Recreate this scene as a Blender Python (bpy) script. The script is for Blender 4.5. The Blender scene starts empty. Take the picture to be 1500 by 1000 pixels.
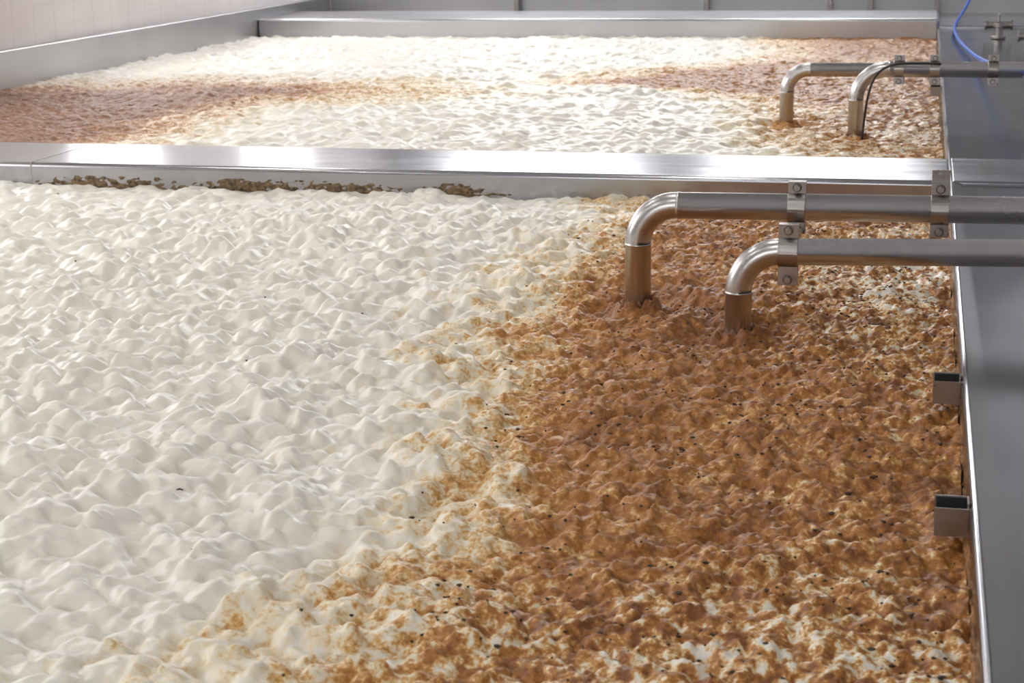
import bpy, bmesh, math, random
import numpy as np
from mathutils import Vector, Matrix
random.seed(4)
scene = bpy.context.scene
col = scene.collection
RIM = 0.09      # rim height above foam
XR = 0.125      # right wall of the vats
XL = -6.27      # left wall of the vats
Y0, Y1, Y2, Y3 = -0.6, 7.05, 7.70, 15.75

# ------------------------------------------------------------------ materials
def newmat(name):
    m = bpy.data.materials.new(name); m.use_nodes = True
    nt = m.node_tree; b = nt.nodes['Principled BSDF']
    return m, nt, b
def N(nt, t, **kw):
    n = nt.nodes.new(t)
    for k, v in kw.items():
        if k in n.inputs: n.inputs[k].default_value = v
        else: setattr(n, k, v)
    return n
def math_(nt, op, a, b=None, c=None, clamp=False):
    n = nt.nodes.new('ShaderNodeMath'); n.operation = op; n.use_clamp = clamp
    for i, v in enumerate((a, b, c)):
        if v is None: continue
        if isinstance(v, (int, float)): n.inputs[i].default_value = v
        else: nt.links.new(v, n.inputs[i])
    return n.outputs[0]
def ramp(nt, fac, stops):
    r = nt.nodes.new('ShaderNodeValToRGB')
    el = r.color_ramp.elements
    while len(el) < len(stops): el.new(0.5)
    for e, (p, c) in zip(el, stops):
        e.position = p; e.color = (*c, 1)
    nt.links.new(fac, r.inputs[0]); return r.outputs[0]

def steel(name, colr=(0.56, 0.55, 0.56), r0=0.2, r1=0.36, stretch=(1, 1, 1), wav=0.0, wscale=2.0, nsc=14.0):
    m, nt, b = newmat(name)
    tc = N(nt, 'ShaderNodeTexCoord')
    mp = N(nt, 'ShaderNodeMapping'); mp.inputs['Scale'].default_value = stretch
    nt.links.new(tc.outputs['Object'], mp.inputs[0])
    n = N(nt, 'ShaderNodeTexNoise', Scale=nsc, Detail=4.0, Roughness=0.6)
    nt.links.new(mp.outputs[0], n.inputs['Vector'])
    mr = N(nt, 'ShaderNodeMapRange'); mr.inputs[1].default_value = .3; mr.inputs[2].default_value = .7
    mr.inputs[3].default_value = r0; mr.inputs[4].default_value = r1
    nt.links.new(n.outputs[0], mr.inputs[0]); nt.links.new(mr.outputs[0], b.inputs['Roughness'])
    n2 = N(nt, 'ShaderNodeTexNoise', Scale=wscale, Detail=1.0)
    nt.links.new(tc.outputs['Object'], n2.inputs['Vector'])
    c = ramp(nt, n2.outputs[0], [(0.3, tuple(x * .88 for x in colr)), (0.7, colr)])
    nt.links.new(c, b.inputs['Base Color'])
    b.inputs['Metallic'].default_value = 1
    if wav > 0:
        bp2 = N(nt, 'ShaderNodeBump', Strength=1.0, Distance=wav)
        nt.links.new(n2.outputs[0], bp2.inputs['Height'])
        nt.links.new(bp2.outputs[0], b.inputs['Normal'])
    return m
M_ledge = steel('steel_sheet_ledge', (0.28, 0.275, 0.295), 0.14, 0.22, (1, .3, 1), 0.008, 1.6, 5.0)
M_beam = steel('steel_sheet_beam', (0.47, 0.47, 0.495), 0.17, 0.25, (.3, 2, 2), 0.004, 1.5, 5.0)
M_beam2 = steel('steel_sheet_back_beam', (0.55, 0.55, 0.57), 0.28, 0.36, (.3, 2, 2), 0.010, 1.5, 5.0)
M_pipe = steel('steel_pipe', (0.60, 0.58, 0.57), 0.26, 0.34, (1, 1, 1), 0, 3.0, 6.0)
M_clamp = steel('steel_clamp', (0.44, 0.41, 0.39), 0.25, 0.4)
M_bolt = steel('bolt_steel', (0.18, 0.165, 0.155), 0.3, 0.45)
M_panel = steel('steel_side_sheet', (0.55, 0.54, 0.55), 0.34, 0.45, (1, .3, 1), 0.006, 1.5, 5.0)

def plain(name, c, rough=.5, metal=0, nscale=8, var=.08, bump=0.0):
    m, nt, b = newmat(name)
    tc = N(nt, 'ShaderNodeTexCoord'); n = N(nt, 'ShaderNodeTexNoise', Scale=float(nscale), Detail=4.0)
    nt.links.new(tc.outputs['Object'], n.inputs['Vector'])
    cc = ramp(nt, n.outputs[0], [(.3, tuple(x * (1 - var) for x in c)), (.7, tuple(min(1, x * (1 + var)) for x in c))])
    nt.links.new(cc, b.inputs['Base Color']); b.inputs['Roughness'].default_value = rough
    b.inputs['Metallic'].default_value = metal
    if bump:
        bp = N(nt, 'ShaderNodeBump', Strength=.6, Distance=bump); nt.links.new(n.outputs[0], bp.inputs['Height'])
        nt.links.new(bp.outputs[0], b.inputs['Normal'])
    return m
M_blue = plain('blue_hose_plastic', (0.01, 0.13, 0.7), .35)
M_black = plain('black_rubber_and_shade', (0.012, 0.012, 0.012), .5)  # black for the cable, and for painted shade inside the brackets
M_dark = plain('hop_flecks', (0.055, 0.034, 0.016), .6, 0, 60, .5)
M_resid = plain('residue_dark', (0.17, 0.115, 0.06), .8, 0, 60, .8, .004)
M_resid2 = plain('residue_tan', (0.30, 0.14, 0.045), .7, 0, 60, .6, .004)
M_ceil = plain('ceiling_paint', (0.34, 0.34, 0.36), .8, 0, 1, .1)
M_floor = plain('floor_tile', (0.25, 0.22, 0.2), .5, 0, 3, .15)
M_wallg = plain('wall_grey_paint', (0.42, 0.42, 0.44), .7, 0, 1, .12)
M_frame = plain('window_frame_paint', (0.7, 0.7, 0.7), .4)

def wallmat():
    m, nt, b = newmat('white_wall_panels')
    tc = N(nt, 'ShaderNodeTexCoord')
    sx = N(nt, 'ShaderNodeSeparateXYZ'); nt.links.new(tc.outputs['Object'], sx.inputs[0])
    l1 = math_(nt, 'LESS_THAN', math_(nt, 'FRACT', math_(nt, 'MULTIPLY', sx.outputs[1], 3.2)), 0.03)
    l2 = math_(nt, 'LESS_THAN', math_(nt, 'FRACT', math_(nt, 'MULTIPLY_ADD', sx.outputs[2], 6.6, .5)), 0.04)
    ln = math_(nt, 'MULTIPLY', math_(nt, 'MAXIMUM', l1, math_(nt, 'MULTIPLY', l2, .4)), .35)
    n = N(nt, 'ShaderNodeTexNoise', Scale=1.5, Detail=4.0); nt.links.new(tc.outputs['Object'], n.inputs['Vector'])
    c = ramp(nt, n.outputs[0], [(.3, (.76, .70, .70)), (.7, (.84, .79, .78))])
    mx = nt.nodes.new('ShaderNodeMixRGB'); nt.links.new(ln, mx.inputs[0]); nt.links.new(c, mx.inputs[1])
    mx.inputs[2].default_value = (.5, .45, .44, 1)
    nt.links.new(mx.outputs[0], b.inputs['Base Color']); b.inputs['Roughness'].default_value = .4
    return m
M_wall = wallmat()

def emis(name, c, s):
    m, nt, b = newmat(name)
    b.inputs['Base Color'].default_value = (.8, .8, .8, 1)
    b.inputs['Emission Color'].default_value = (*c, 1); b.inputs['Emission Strength'].default_value = s
    return m
M_day = emis('daylight_pane', (0.97, 0.98, 1.0), 4.5)
M_dayb = emis('daylight_pane_back', (0.97, 0.98, 1.0), 14.0)
M_fillf = emis('fill_light_pane_front', (0.97, 0.98, 1.0), 6.5)  # glow of the added fill panes behind the camera
M_tube = emis('fluorescent_tube', (1.0, 0.965, 0.91), 38)

def foam_mat():
    m, nt, b = newmat('fermentation_foam')
    at = N(nt, 'ShaderNodeAttribute'); at.attribute_name = 'krausen'
    sp = N(nt, 'ShaderNodeAttribute'); sp.attribute_name = 'speck'
    tc = N(nt, 'ShaderNodeTexCoord')
    n0 = N(nt, 'ShaderNodeTexNoise', Scale=17.0, Detail=2.0, Roughness=.5, Distortion=.8)
    n1 = N(nt, 'ShaderNodeTexNoise', Scale=36.0, Detail=4.0, Roughness=.6, Distortion=.6)
    n2 = N(nt, 'ShaderNodeTexNoise', Scale=105.0, Detail=3.0, Roughness=.6)
    for n in (n0, n1, n2): nt.links.new(tc.outputs['Object'], n.inputs['Vector'])
    k = math_(nt, 'MULTIPLY', at.outputs['Fac'], 3.0, clamp=True)
    def term(n, s, a):
        A = math_(nt, 'MULTIPLY', math_(nt, 'MULTIPLY_ADD', sp.outputs['Fac'], s, a), k)
        return math_(nt, 'MULTIPLY', math_(nt, 'SUBTRACT', n.outputs[0], .5), A)
    v = math_(nt, 'ADD', at.outputs['Fac'], term(n0, 3.2, .3))
    v = math_(nt, 'ADD', v, term(n1, 3.2, .90))
    v = math_(nt, 'ADD', v, term(n2, 1.1, .65), clamp=True)
    c = ramp(nt, v, [(0.14, (.895, .853, .765)), (0.32, (.86, .74, .51)), (0.45, (.72, .43, .155)),
                     (0.60, (.49, .208, .050)), (0.98, (.24, .085, .024))])
    # older, duller crust towards the left end of the vat
    sx = N(nt, 'ShaderNodeSeparateXYZ'); nt.links.new(tc.outputs['Object'], sx.inputs[0])
    du = N(nt, 'ShaderNodeMapRange', interpolation_type='SMOOTHSTEP'); nt.links.new(sx.outputs[0], du.inputs[0])
    du.inputs[1].default_value = -3.2; du.inputs[2].default_value = -4.8; du.inputs[3].default_value = 0; du.inputs[4].default_value = .8
    hs = N(nt, 'ShaderNodeHueSaturation', Saturation=.68, Value=.86, Hue=.492)
    nt.links.new(c, hs.inputs['Color'])
    mx = nt.nodes.new('ShaderNodeMixRGB')
    nt.links.new(math_(nt, 'MULTIPLY', du.outputs[0], k), mx.inputs[0]); nt.links.new(c, mx.inputs[1]); nt.links.new(hs.outputs[0], mx.inputs[2])
    nt.links.new(mx.outputs[0], b.inputs['Base Color'])
    b.inputs['Roughness'].default_value = .34
    b.inputs['Specular IOR Level'].default_value = .36
    n3 = N(nt, 'ShaderNodeTexNoise', Scale=95.0, Detail=4.0, Roughness=.6)
    nt.links.new(tc.outputs['Object'], n3.inputs['Vector'])
    bp = N(nt, 'ShaderNodeBump', Distance=.006)
    nt.links.new(math_(nt, 'MULTIPLY_ADD', at.outputs['Fac'], .85, .12), bp.inputs['Strength'])
    nt.links.new(n3.outputs[0], bp.inputs['Height']); nt.links.new(bp.outputs[0], b.inputs['Normal'])
    return m
M_foam = foam_mat()

# ------------------------------------------------------------------ helpers
def obj(name, me, mat=None, parent=None, smooth=False):
    o = bpy.data.objects.new(name, me); col.objects.link(o)
    if mat: me.materials.append(mat)
    if parent: o.parent = parent
    if smooth:
        me.polygons.foreach_set('use_smooth', [True] * len(me.polygons))
    return o
def bm_box(bm, a, b):
    r = bmesh.ops.create_cube(bm, size=1)
    for v in r['verts']:
        v.co = Vector([(a[i] + b[i]) / 2 + v.co[i] * (b[i] - a[i]) for i in range(3)])
    return r['verts']
def box_obj(name, a, b, mat, bevel=0, parent=None, seg=3):
    bm = bmesh.new(); bm_box(bm, a, b)
    if bevel: bmesh.ops.bevel(bm, geom=bm.edges[:], offset=bevel, segments=seg, affect='EDGES', profile=.5)
    me = bpy.data.meshes.new(name); bm.to_mesh(me); bm.free()
    o = obj(name, me, mat, parent, bool(bevel))
    if bevel:
        md = o.modifiers.new('wn', 'WEIGHTED_NORMAL'); md.keep_sharp = False
    return o
def empty(name, loc=(0, 0, 0)):
    e = bpy.data.objects.new(name, None); e.location = loc; e.empty_display_size = .1; col.objects.link(e)
    bpy.context.view_layer.update(); return e

# ------------------------------------------------------------------ numpy noise
def perlin(x, y, seed):
    rs = np.random.RandomState(seed); ang = rs.rand(256, 256) * 2 * np.pi
    gx, gy = np.cos(ang), np.sin(ang)
    xi = np.floor(x).astype(int); yi = np.floor(y).astype(int); xf = x - xi; yf = y - yi
    u = xf * xf * xf * (xf * (xf * 6 - 15) + 10); w = yf * yf * yf * (yf * (yf * 6 - 15) + 10)
    def g(i, j):
        a, b = (xi + i) & 255, (yi + j) & 255
        return gx[a, b] * (xf - i) + gy[a, b] * (yf - j)
    return 1.5 * ((g(0, 0) * (1 - u) + g(1, 0) * u) * (1 - w) + (g(0, 1) * (1 - u) + g(1, 1) * u) * w)
def fbm(x, y, seed, o=4):
    s = 0; a = 1; t = 0
    for k in range(o):
        s = s + a * perlin(x * 2 ** k, y * 2 ** k, seed + k); t += a; a *= .5
    return s / t
def puffs(x, y, seed, k=14.0):
    """overlapping round puffs blended with a soft maximum"""
    rs = np.random.RandomState(seed); px = rs.rand(256, 256); py = rs.rand(256, 256); ph = rs.rand(256, 256)
    xi = np.floor(x).astype(int); yi = np.floor(y).astype(int)
    acc = np.zeros(x.shape)
    for i in (-1, 0, 1):
        for j in (-1, 0, 1):
            a, b = (xi + i) & 255, (yi + j) & 255
            dx = xi + i + px[a, b] - x; dy = yi + j + py[a, b] - y
            rad = .60 + .40 * ph[a, b]
            q = (dx * dx + dy * dy) / (rad * rad)
            hgt = rad * np.clip(1 - q, 0, 1) ** 1.0 * (.45 + .6 * ph[a, b])
            acc += np.exp(k * hgt) - 1
    return np.log1p(acc) / k
def sstep(a, b, x):
    t = np.clip((x - a) / (b - a), 0, 1); return t * t * (3 - 2 * t)

PB = [(-.818, 5.07), (-.48, 4.78), (-.716, 9.57), (-.323, 9.12)]
def masks(X, Y):
    """brown-krausen coverage and speckle contrast, world coordinates"""
    ed = fbm(X / .5, Y / .5, 11, 3) * .26 + fbm(X / .14, Y / .14, 15, 3) * .16
    # near vat
    bx = np.interp(Y, [-1, 2.3, 2.75, 3.4, 4.4, 5.15, 6.0, 7.0], [-.98, -.92, -.80, -.87, -1.06, -1.15, -1.12, -1.1])
    d = X - bx + ed
    near = .33 * sstep(-.62, .02, d) + .38 * sstep(-.12, .34, d)
    near += .10 * np.exp(-((X + .6) ** 2 / .12 + (Y - 4.9) ** 2 / .4))
    near -= .28 * np.exp(-((X - .0) ** 2 / .10 + (Y - 5.7) ** 2 / .6))
    near -= .17 * sstep(3.1, 2.4, Y + .3 * ed) * sstep(-.9, -.4, X)
    near -= .10 * np.clip(fbm(X / .3, Y / .3, 90, 3) * 2, 0, 1)
    spn = .50 * np.exp(-((X + .0) ** 2 / .22 + (Y - 5.7) ** 2 / .9)) + .34 * sstep(3.2, 2.6, Y) * sstep(-1.0, -.5, X) \
        + .15 * sstep(-.7, -.1, X) + .12 * np.exp(-((X + .7) ** 2 / .1 + (Y - 6.2) ** 2 / .4))
    # far vat
    bx2 = np.interp(Y, [7.7, 8.5, 9.5, 10.5, 11.2, 11.7, 12.5, 13.3, 14, 15, 15.8],
                    [-.15, -.5, -.75, -.8, -1.3, -2.5, -2.0, -1.3, -1.0, -1.15, -1.3])
    d2 = X - bx2 + ed * 1.0
    far = .44 * sstep(-.8, .1, d2) + .28 * sstep(0, .5, d2)
    far -= .28 * np.exp(-((X + .35) ** 2 / .12 + (Y - 12.9) ** 2 / .5))
    far -= .22 * np.exp(-((X + .0) ** 2 / .12 + (Y - 9.0) ** 2 / 1.8))
    d3 = np.minimum((-4.05 - .0 * Y) - X, (11.4 - Y) * .8) + ed * 1.2
    d3b = (1 - np.sqrt(((X + 4.6) / 1.5) ** 2 + ((Y - 11.0) / .7) ** 2)) * .8 + ed * .9
    far2 = .36 * sstep(-.9, .1, np.maximum(d3, d3b)) + .50 * sstep(0, .7, np.maximum(d3, d3b * .8))
    far = np.maximum(far, far2)
    spf = .40 * np.exp(-((X + .05) ** 2 / .2 + (Y - 10) ** 2 / 3.5)) + .1 * sstep(-1, 0, X) + .03 * sstep(-3.5, -4.5, X)
    isn = (Y < 7.4)
    m = np.where(isn, near, far); s = np.where(isn, spn, spf)
    blot = np.clip(fbm(X / .2, Y / .2, 40, 4) - .10, 0, 1)
    m = m + blot * .45 * sstep(-3.4, -1.4, X) * (Y < 7.4)
    for (px, py) in PB:
        r2 = (X - px) ** 2 + (Y - py) ** 2
        m = m + .22 * np.exp(-r2 / .012)
    return np.clip(m, 0, 1.0), np.clip(s, 0, 1)

def foam_h(X, Y, m):
    wx = fbm(X / .09, Y / .09, 3, 2) * .026; wy = fbm(X / .09, Y / .09, 7, 2) * .026
    b1 = puffs((X + wx) / .078, (Y + wy) / .072, 21, 10.0)
    b2 = puffs((X + wx) / .040, (Y + wy) / .038, 22, 10.0)
    b3 = puffs((X + wx * .5) / .020, (Y + wy * .5) / .020, 23, 10.0)
    am = .85 + .9 * fbm(X / .4, Y / .4, 9, 2)
    br = sstep(.25, .6, m)
    h = am * (.043 - .022 * br) * b1 + (.028 - .006 * br) * b2 + (.0095 + .0065 * br) * b3
    h += .026 * fbm(X / .30, Y / .24, 31, 3) + (.0004 + .0046 * br) * fbm(X / .016, Y / .016, 33, 2)
    h = h * np.where(Y > 7.4, .78, 1.0) * (1 - .35 * sstep(6.2, 7.0, np.where(Y > 7.4, 0, Y)))
    for (px, py) in PB:
        r = np.sqrt((X - px) ** 2 + (Y - py) ** 2)
        ring = np.exp(-((r - .055) / .026) ** 2)
        h += (.018 + .038 * fbm(X / .028, Y / .028, 50, 2)) * ring - .024 * np.exp(-((r - .13) / .05) ** 2)
    return h - .032

def foam(name, xs, ys):
    X, Y = np.meshgrid(xs, ys)
    m, s = masks(X, Y)
    Z = foam_h(X, Y, m)
    # one relaxation pass so the white puffs stay rounded between grid lines
    P = np.pad(Z, 1, mode='edge')
    Zs = (4 * Z + 2 * (P[1:-1, :-2] + P[1:-1, 2:] + P[:-2, 1:-1] + P[2:, 1:-1]) + P[:-2, :-2] + P[:-2, 2:] + P[2:, :-2] + P[2:, 2:]) / 16
    wgt = 1 - .7 * sstep(.25, .6, m)
    Z = Z + (Zs - Z) * wgt
    nx, ny = len(xs), len(ys)
    co = np.stack([X, Y, Z], -1).reshape(-1, 3).astype(np.float32)
    me = bpy.data.meshes.new(name)
    me.vertices.add(nx * ny); me.vertices.foreach_set('co', co.ravel())
    i = np.arange(nx * ny).reshape(ny, nx)
    q = np.stack([i[:-1, :-1], i[:-1, 1:], i[1:, 1:], i[1:, :-1]], -1).reshape(-1, 4)
    nf = len(q)
    me.loops.add(nf * 4); me.loops.foreach_set('vertex_index', q.ravel().astype(np.int32))
    me.polygons.add(nf); me.polygons.foreach_set('loop_start', np.arange(0, nf * 4, 4, dtype=np.int32))
    me.update(calc_edges=True)
    me.polygons.foreach_set('use_smooth', np.ones(nf, dtype=bool))
    for nm, arr in (('krausen', m), ('speck', s)):
        a = me.attributes.new(nm, 'FLOAT', 'POINT'); a.data.foreach_set('value', arr.ravel().astype(np.float32))
    me.validate()
    return obj(name, me, M_foam)
def seq(a, b, d): return np.linspace(a, b, max(2, int((b - a) / d)) + 1)
e = .004
xs = np.unique(np.concatenate([seq(XL + e, -4.7, .06), seq(-4.7, -2.8, .0095), seq(-2.8, -1.5, .006), seq(-1.5, XR - e, .0045)]))
ys = np.unique(np.concatenate([seq(Y0 + .05, 2.0, .05), np.exp(seq(math.log(2.0), math.log(Y1 - e), .0014))]))
foam('fermentation_foam', xs, ys)
xs2 = seq(XL + e, XR - e, .013); ys2 = np.exp(seq(math.log(Y2 + e), math.log(Y3 - e), .0012))
foam('fermentation_foam', xs2, ys2)

# hop flecks
rs = np.random.RandomState(5)
def flecks():
    bm = bmesh.new()
    n = 30000
    X = np.concatenate([rs.uniform(-4, XR - .02, n // 2), rs.uniform(-1.5, XR - .02, n // 2)])
    Y = np.concatenate([rs.uniform(2.0, 7.0, n // 2), rs.uniform(2.0, 7.0, n // 2)])
    far = rs.rand(n) < .3
    Y = np.where(far, rs.uniform(7.8, 15.6, n), Y)
    m, s = masks(X, Y)
    p = np.where(m > .42, .17, np.where(m > .25, .03, .0025)) * (1 + s * 2.0) * np.clip(.7 + 2.0 * fbm(X / .3, Y / .3, 60, 2), 0.15, 3)
    keep = rs.rand(n) < p
    X, Y, m = X[keep], Y[keep], m[keep]
    Z = foam_h(X, Y, m)
    for x, y, z in zip(X, Y, Z):
        r = random.choice([.0025, .003, .004, .005, .0068]) * random.uniform(.7, 1.3)
        k = 7; vs = []
        a0 = random.random() * 6; el = random.uniform(.4, 1)
        for i in range(k):
            a = a0 + i * 2 * math.pi / k; rr = r * random.uniform(.5, 1.25)
            vs.append(bm.verts.new((x + rr * math.cos(a), y + rr * el * math.sin(a), z + .001 + random.uniform(0, .002))))
        c = bm.verts.new((x, y, z + .002 + r * .4))
        b = bm.verts.new((x, y, z - .004))
        for i in range(k):
            bm.faces.new((vs[i], vs[(i + 1) % k], c)); bm.faces.new((vs[(i + 1) % k], vs[i], b))
    me = bpy.data.meshes.new('hop_flecks'); bm.to_mesh(me); bm.free()
    print('flecks', len(X)); return obj('hop_flecks', me, M_dark)
flecks()

# ------------------------------------------------------------------ vat structure
vat = empty('fermentation_vat', (0, 0, 0))
def residue(name, mat, p0, p1, outdir, zlo, zhi, amp, bias, seed, res=.008):
    p0 = np.array(p0, float); p1 = np.array(p1, float); L = np.linalg.norm(p1 - p0)
    nu = int(L / res); nv = 12
    u = np.linspace(0, 1, nu); v = np.linspace(0, 1, nv); U, V = np.meshgrid(u, v)
    fade = np.clip(np.minimum(U, 1 - U) * 8, 0, 1)
    n = fbm(U * L / .04, V * (zhi - zlo) / .02, seed, 3) * 1.3 + fbm(U * L / .35, V * 0, seed + 9, 2) * 1.0
    prof = np.sin(np.pi * np.clip(V * .9 + .1, 0, 1)) ** .7
    d = amp * ((n + bias + .25 - .8 * V) * prof) - amp * (1 - fade)
    P = p0 + (p1 - p0) * U[..., None]
    Xx = P[..., 0] + outdir[0] * d; Yy = P[..., 1] + outdir[1] * d; Zz = zlo + (zhi - zlo) * V + n * .004
    co = np.stack([Xx, Yy, Zz], -1).reshape(-1, 3)
    i = np.arange(nu * nv).reshape(nv, nu)
    q = np.stack([i[:-1, :-1], i[:-1, 1:], i[1:, 1:], i[1:, :-1]], -1).reshape(-1, 4)
    me = bpy.data.meshes.new(name); me.from_pydata(co.tolist(), [], q.tolist())
    return obj(name, me, mat, vat, True)
residue('dried_residue', M_resid, (-4.1, Y1, 0), (-1.6, Y1, 0), (0, -1), -.02, .034, .018, .34, 70)
residue('dried_residue', M_resid2, (XR, 2.0, 0), (XR, 7.0, 0), (-1, 0), -.02, .035, .014, .1, 74)
residue('dried_residue', M_resid, (XR, 7.75, 0), (XR, 15.7, 0), (-1, 0), -.02, .06, .02, .2, 76, .015)

box_obj('bottom_sheet', (XL - .05, Y0 - .1, -1.12), (XR + .05, Y3 + .1, -1.08), M_panel, parent=vat)
box_obj('front_side', (XL, Y0 - .1, -1.08), (XR, Y0, RIM), M_panel, .01, vat)
box_obj('divider_beam', (XL, Y1, -1.08), (XR + .02, Y2, RIM), M_beam, .022, vat, 5)
box_obj('back_beam', (XL, Y3, -1.08), (XR + .02, 16.95, .165), M_beam2, .03, vat, 5)
bm = bmesh.new()
for x in (-3.95,): bm_box(bm, (x, Y1 - .001, 0), (x + .006, Y2 - .01, RIM + .0015))
me = bpy.data.meshes.new('weld_seam'); bm.to_mesh(me); bm.free(); obj('weld_seam', me, M_clamp, vat)
box_obj('left_side_sheet', (XL - .08, Y0 - .1, -1.08), (XL, 17.9, .26), M_panel, .012, vat)
def extrude_profile(name, prof, y0, y1, mat, parent, n=40):
    vs = []; fs = []
    yy = np.linspace(y0, y1, n); k = len(prof)
    for y in yy:
        for (x, z) in prof: vs.append((x, y, z))
    for j in range(n - 1):
        for i in range(k - 1):
            a = j * k + i; fs.append((a, a + k, a + k + 1, a + 1))
    me = bpy.data.meshes.new(name); me.from_pydata(vs, [], fs); me.update()
    bm = bmesh.new(); bm.from_mesh(me); bmesh.ops.recalc_face_normals(bm, faces=bm.faces); bm.to_mesh(me); bm.free()
    return obj(name, me, mat, parent, True)
prof = [(XR, -1.08), (XR, RIM - .02)]
for a in np.linspace(180, 60, 8):
    prof.append((XR + .014 + .014 * math.cos(math.radians(a)), RIM - .014 + .014 * math.sin(math.radians(a))))
prof += [(XR + .045, RIM - .006), (XR + .06, RIM - .010), (XR + .40, RIM - .013), (1.6, RIM - .012), (1.62, RIM - .02), (1.62, -1.08)]
extrude_profile('side_ledge', prof, Y0 - .1, 17.9, M_ledge, vat)
for (a, b_, h) in ((Y1, Y2, RIM), (Y3, 16.95, .1)):
    box_obj('ledge_cover', (XR + .015, a, RIM - .05), (1.6, b_, h + .002), M_beam, .01, vat)
box_obj('back_splash', (XL, 17.9, -1.08), (1.6, 17.96, .5), M_panel, .01, vat)
bm = bmesh.new()
for x in (-4.2, -2.2, -.95, -.55, .1): bm_box(bm, (x, 17.8, .08), (x + .05, 17.9, .5))
bm_box(bm, (XL, 17.75, -1.08), (XR, 17.9, .085))
me = bpy.data.meshes.new('splash_posts'); bm.to_mesh(me); bm.free(); obj('splash_posts', me, M_clamp, vat)

# ------------------------------------------------------------------ pipes
def sweep(path, r, y, seg=36):
    vs = []; fs = []; n = len(path)
    for i, p in enumerate(path):
        a = Vector((path[max(0, i - 1)][0], 0, path[max(0, i - 1)][1])); b = Vector((path[min(n - 1, i + 1)][0], 0, path[min(n - 1, i + 1)][1]))
        t = (b - a).normalized(); nn = Vector((0, 1, 0)); bb = t.cross(nn)
        rr = p[2] if len(p) > 2 else r
        for k in range(seg):
            an = 2 * math.pi * k / seg
            vs.append(Vector((p[0], y, p[1])) + rr * (math.cos(an) * nn + math.sin(an) * bb))
    for i in range(n - 1):
        for k in range(seg):
            a = i * seg + k; b = i * seg + (k + 1) % seg
            fs.append((a, b, b + seg, a + seg))
    return vs, fs
def pipe(x0, y, zc, R, r, x1, dz):
    par = empty('stainless_pipe', (x0, y, 0))
    path = []
    w = .0016
    def weld(px, pz, dx, dz_):
        for s_, k in ((-.004, 0), (-.002, w), (0, w * 1.3), (.002, w), (.004, 0)):
            path.append((px + dx * s_, pz + dz_ * s_, r + k))
    path.append((x0, -.15)); weld(x0, zc - R - .004, 0, 1)
    for a in np.linspace(180, 90, 16): path.append((x0 + R + R * math.cos(math.radians(a)), zc - R + R * math.sin(math.radians(a))))
    sl = dz / (x1 - x0 - R)
    weld(x0 + R + .006, zc, 1, 0)
    path.append((x1, zc + dz))
    vs, fs = sweep(path, r, y)
    me = bpy.data.meshes.new('tube'); me.from_pydata([tuple(v - Vector((x0, y, 0))) for v in vs], [], fs); me.update()
    bm = bmesh.new(); bm.from_mesh(me); bmesh.ops.recalc_face_normals(bm, faces=bm.faces); bm.to_mesh(me); bm.free()
    obj('tube', me, M_pipe, par, True)
    # crust clinging around the foot of the pipe
    nu, nv = 72, 14
    U, V = np.meshgrid(np.linspace(0, 2 * np.pi, nu), np.linspace(0, 1, nv))
    cx, sy = np.cos(U), np.sin(U)
    nz = fbm(cx * 2.2 + V * 2.0 + x0 * 7, sy * 2.2 + V * 1.3, 120, 4)
    rr = r - .004 + (.034 * (1 - V) ** 1.3 + .014 * (nz - .1))
    zz = -.05 + .078 * V + .016 * nz
    co = np.stack([rr * cx, rr * sy, zz], -1); co[:, -1] = co[:, 0]
    co = co.reshape(-1, 3); i = np.arange(nu * nv).reshape(nv, nu)
    q = np.stack([i[:-1, :-1], i[:-1, 1:], i[1:, 1:], i[1:, :-1]], -1).reshape(-1, 4)
    me = bpy.data.meshes.new('foot_crust'); me.from_pydata(co.tolist(), [], q.tolist()); obj('foot_crust', me, M_crust, par, True)
    bm = bmesh.new()
    m = Matrix.Translation((x1 - x0 - .006, 0, zc + dz)) @ Matrix.Rotation(math.pi / 2, 4, 'Y')
    bmesh.ops.create_cone(bm, cap_ends=True, segments=32, radius1=.075, radius2=.075, depth=.012, matrix=m)
    me = bpy.data.meshes.new('wall_flange'); bm.to_mesh(me); bm.free(); obj('wall_flange', me, M_clamp, par)
    return par, lambda x: zc + sl * max(0, x - x0 - R)
M_crust = plain('foot_crust', (0.20, 0.09, 0.04), .6, 0, 70, .7, .005)
WR = 1.7
XE = WR - .002
pA, zA = pipe(-.818, 5.07, .312, .118, .040, XE, .022)
pB, zB = pipe(-.48, 4.78, .238, .118, .038, XE, .05)
pC, zC = pipe(-.716, 9.57, .295, .12, .038, XE, .0)
pD, zD = pipe(-.323, 9.12, .345, .16, .038, XE, .0)

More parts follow.
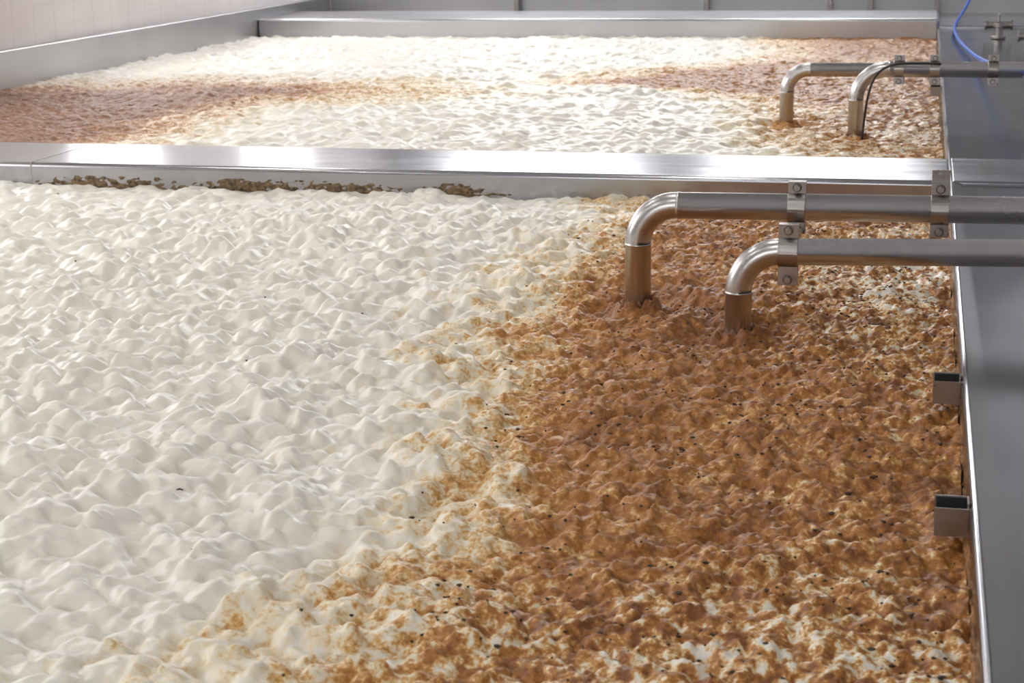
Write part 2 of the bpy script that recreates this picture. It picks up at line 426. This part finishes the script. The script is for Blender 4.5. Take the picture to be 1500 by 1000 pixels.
def clamp(x, y, z, r, up, dn, par, px0, w=.052, extra=0):
    bm = bmesh.new(); seg = 32
    ro = r + .006
    rings = []
    for xx, rr in ((-w / 2, r), (-w / 2, ro - .001), (-w / 2 + .001, ro), (w / 2 - .001, ro), (w / 2, ro - .001), (w / 2, r)):
        rings.append([bm.verts.new((xx, rr * math.cos(2 * math.pi * k / seg), rr * math.sin(2 * math.pi * k / seg))) for k in range(seg)])
    for a, b in zip(rings[:-1], rings[1:]):
        for k in range(seg): bm.faces.new((a[k], a[(k + 1) % seg], b[(k + 1) % seg], b[k]))
    def head(yy, rad, h, sg, zc):
        m = Matrix.Translation((0, yy, zc)) @ Matrix.Rotation(math.pi / 2, 4, 'X')
        n0 = len(bm.faces)
        bmesh.ops.create_cone(bm, cap_ends=True, segments=sg, radius1=rad, radius2=rad, depth=h, matrix=m)
        bm.faces.ensure_lookup_table()
        for f in bm.faces[n0:]: f.material_index = 1
    for (z0, z1) in ((r * .95, up), (-dn, -r * .95)):
        for yy in (-.012, .005):
            bm_box(bm, (-w / 2, yy, z0), (w / 2, yy + .007, z1))
        zc = z1 - .017 if z1 > 0 else z0 + .017
        head(-.014, .014, .003, 20, zc); head(-.022, .010, .013, 6, zc); head(.018, .010, .012, 6, zc)
    if extra:
        bm_box(bm, (-w / 2, .012, r * .9), (w / 2, .019, up + extra))
        head(.006, .010, .014, 6, up + extra - .018)
    bmesh.ops.recalc_face_normals(bm, faces=bm.faces)
    me = bpy.data.meshes.new('pipe_clamp'); bm.to_mesh(me); bm.free()
    o = obj('pipe_clamp', me, M_clamp, par); me.materials.append(M_bolt)
    o.location = (x - px0, 0, z)
    md = o.modifiers.new('bev', 'BEVEL'); md.width = .0015; md.segments = 2; md.limit_method = 'ANGLE'
    return o
clamp(-.341, 5.07, zA(-.341), .040, .078, .078, pA, -.818)
clamp(.071, 5.07, zA(.071), .040, .078, .082, pA, -.818, extra=.035)
clamp(-.342, 4.78, zB(-.342), .038, .080, .095, pB, -.48, w=.056)
for x in (-.11, .07, .36):
    clamp(x, 9.12, zD(x), .038, .072, .08, pD, -.323)
clamp(-.11, 9.57, zC(-.11), .038, .07, .07, pC, -.716)
bm = bmesh.new()
bm_box(bm, (-.012, -.006, 0), (.012, .006, 1))
me = bpy.data.meshes.new('clamp_stay'); bm.to_mesh(me); bm.free()
o = obj('clamp_stay', me, M_clamp, pB)
p0 = Vector((-.335, 5.055, .245)); p1 = Vector((-.335, 4.795, .300)); dv = p1 - p0
o.location = p0 - Vector((-.48, 4.78, 0)); o.scale = (1, 1, dv.length); o.rotation_euler = dv.to_track_quat('Z', 'Y').to_euler()
for (x, y, zt, par, px0) in ((.62, 5.07, .29, pA, -.818), (.62, 4.78, .22, pB, -.48), (.66, 9.57, .26, pC, -.716), (.66, 9.12, .31, pD, -.323)):
    xx = x - px0
    box_obj('support_foot', (xx - .05, -.04, RIM - .012), (xx + .05, .04, RIM - .006), M_clamp, .002, par)
    box_obj('support_post', (xx - .02, -.004, RIM - .008), (xx + .02, .004, zt), M_clamp, .001, par)

# ------------------------------------------------------------------ channel brackets on the side
def bracket(y, z1=.088, w=.05, hh=.066, L=.064):
    bm = bmesh.new(); t = .004
    z0 = z1 - hh
    bm_box(bm, (XR - L, y, z0), (XR - .0005, y + t, z1 - .010))
    bm_box(bm, (XR - L, y + w - t, z0), (XR - .0005, y + w, z1))
    bm_box(bm, (XR - L, y + t, z0), (XR - .0005, y + w - t, z0 + t))
    bm_box(bm, (XR - .004, y + t, z0), (XR - .0005, y + w - t, z1))
    me = bpy.data.meshes.new('channel_bracket'); bm.to_mesh(me); bm.free()
    o = obj('channel_bracket', me, M_clamp)
    box_obj('shade_fill', (XR - L + .003, y + t, z0 + t), (XR - .004, y + w - t, z1 - .022), M_black, 0, o)  # black block painting the shade inside the open channel
    box_obj('shade_back', (XR - L + .003, y + w - t - .004, z0 + t), (XR - .004, y + w - t - .0005, z1 - .002), M_black, 0, o)  # black sheet standing in for shade on the inner back face
for y in (4.06, 3.16, 10.8): bracket(y)

# ------------------------------------------------------------------ hoses, cable, fittings
def curve(name, pts, r, mat):
    cu = bpy.data.curves.new(name, 'CURVE'); cu.dimensions = '3D'; cu.bevel_depth = r; cu.bevel_resolution = 4; cu.resolution_u = 16
    s = cu.splines.new('NURBS'); s.points.add(len(pts) - 1)
    for p, q in zip(s.points, pts): p.co = (*q, 1)
    s.use_endpoint_u = True; s.order_u = 4
    o = bpy.data.objects.new(name, cu); cu.materials.append(mat); col.objects.link(o); return o
curve('blue_hose', [(.62, 18.8, .9), (.52, 17.8, .35), (.32, 16.4, .115), (.25, 15.4, .12), (.27, 14.2, .11), (.33, 13.0, .11), (.40, 11.6, .16), (.46, 10.2, .25), (.52, 9.0, .33), (.58, 8.5, .32), (.72, 8.3, .27), (.95, 8.2, .18), (1.2, 8.15, .1), (1.5, 8.1, .09)], .013, M_blue)
curve('black_cable', [(.1, 9.06, .375), (-.1, 9.06, .385), (-.2, 9.05, .36), (-.25, 9.05, .28), (-.275, 9.05, .15), (-.285, 9.05, -.05)], .006, M_black)

def valve(x, y):
    bm = bmesh.new()
    def cyl(p, r, h, ax='Z', sg=20):
        m = Matrix.Translation(p)
        if ax == 'X': m = m @ Matrix.Rotation(math.pi / 2, 4, 'Y')
        if ax == 'Y': m = m @ Matrix.Rotation(math.pi / 2, 4, 'X')
        bmesh.ops.create_cone(bm, cap_ends=True, segments=sg, radius1=r, radius2=r, depth=h, matrix=m)
    cyl((0, 0, .05), .035, .1); cyl((0, 0, .012), .06, .02); cyl((0, 0, .11), .05, .03)
    cyl((0, 0, .11), .03, .2, 'X'); cyl((.1, 0, .11), .042, .02, 'X'); cyl((-.1, 0, .11), .042, .02, 'X')
    cyl((0, 0, .16), .012, .08); bm_box(bm, (-.01, -.1, .19), (.01, .05, .2))
    me = bpy.data.meshes.new('butterfly_valve'); bm.to_mesh(me); bm.free()
    o = obj('butterfly_valve', me, M_clamp); o.location = (x, y, RIM - .011)
    md = o.modifiers.new('bev', 'BEVEL'); md.width = .003; md.segments = 2
valve(.60, 14.6); valve(.80, 13.4)

# ------------------------------------------------------------------ room
HC = 4.6; YB = 20.0
box_obj('wall_left', (XL - .28, -3, -1.3), (XL - .08, YB + .2, HC), M_wall)
box_obj('wall_back', (XL - .08, YB, -1.3), (WR + .2, YB + .2, HC), M_wallg)
box_obj('wall_right', (WR, -3, -1.3), (WR + .2, YB, HC), M_wallg)
box_obj('ceiling', (XL - .28, -3, HC), (WR + .2, YB + .2, HC + .2), M_ceil)
box_obj('floor', (XL - .28, -3, -1.4), (WR + .2, YB + .2, -1.3), M_floor)
box_obj('wall_front', (XL - .08, -3.2, -1.3), (WR + .2, -3.0, HC), M_wallg)

def window(i, axis, c, u0, u1, z0, z1):
    par = empty('window_%d' % i, (0, 0, 0))
    def P(u, d, z):
        return (c + d, u, z) if axis == 'L' else ((u, c - d, z) if axis == 'B' else (u, c + d, z))
    def bx(n, u0, u1, d0, d1, z0, z1, m):
        a = P(u0, d0, z0); b = P(u1, d1, z1)
        lo = tuple(min(x, y) for x, y in zip(a, b)); hi = tuple(max(x, y) for x, y in zip(a, b))
        box_obj(n, lo, hi, m, 0, par)
    bx('pane', u0, u1, .005, .012, z0, z1, {'L': M_day, 'B': M_dayb, 'F': M_fillf}[axis])
    t = .06
    bx('sill', u0 - t, u1 + t, 0, .08, z0 - t, z0, M_frame); bx('head', u0 - t, u1 + t, 0, .05, z1, z1 + t, M_frame)
    bx('jamb_a', u0 - t, u0, 0, .05, z0, z1, M_frame); bx('jamb_b', u1, u1 + t, 0, .05, z0, z1, M_frame)
    um = (u0 + u1) / 2
    bx('mullion', um - .025, um + .025, 0, .04, z0, z1, M_frame)
k = 1
for (a, b) in ((3.0, 5.2), (7.2, 9.4), (11.9, 13.4), (15.4, 17.0)):
    window(k, 'L', XL - .08, a, b, .78, 2.8); k += 1
for (a, b) in ((-5.6, -3.2), (-2.4, 0)):
    window(k, 'B', YB, a, b, 3.1, 4.4); k += 1
for (a, b) in ((-3.6, -2.2), (-1.2, .2)):  # unseen panes added behind the camera to light pipes and near foam
    window(k, 'F', -3.0, a, b, 1.2, 2.8); k += 1
for x in (-4.6, -1.4):
    for y in (1.6, 6.0, 10.8, 16.0):
        l = empty('ceiling_light', (x, y, HC))
        box_obj('housing', (-.12, -.75, -.08), (.12, .75, 0), M_frame, .01, l)
        box_obj('tube', (-.07, -.7, -.10), (.07, .7, -.08), M_tube, 0, l)

w = bpy.data.worlds.new('World'); scene.world = w; w.use_nodes = True
w.node_tree.nodes['Background'].inputs[0].default_value = (.8, .88, 1, 1); w.node_tree.nodes['Background'].inputs[1].default_value = .3

# ------------------------------------------------------------------ camera (solved from the vanishing lines of the vats)
Yc = Vector((.22982, .24489, -.94187)); Zc = Vector((-.0155, .96862, .24806)); Xc = Yc.cross(Zc).normalized()
Zc = Xc.cross(Yc)
R = Matrix((Xc, Yc, Zc)).to_4x4()
cam = bpy.data.cameras.new('Camera'); co_ = bpy.data.objects.new('Camera', cam); col.objects.link(co_)
co_.matrix_world = Matrix.Translation((0, 0, 1.2)) @ R
cam.lens = 60; cam.sensor_width = 36; cam.clip_start = .05
cam.dof.use_dof = True; cam.dof.focus_distance = 4.8; cam.dof.aperture_fstop = 9
scene.camera = co_
scene.view_settings.view_transform = 'Standard'
scene.view_settings.exposure = 0.08
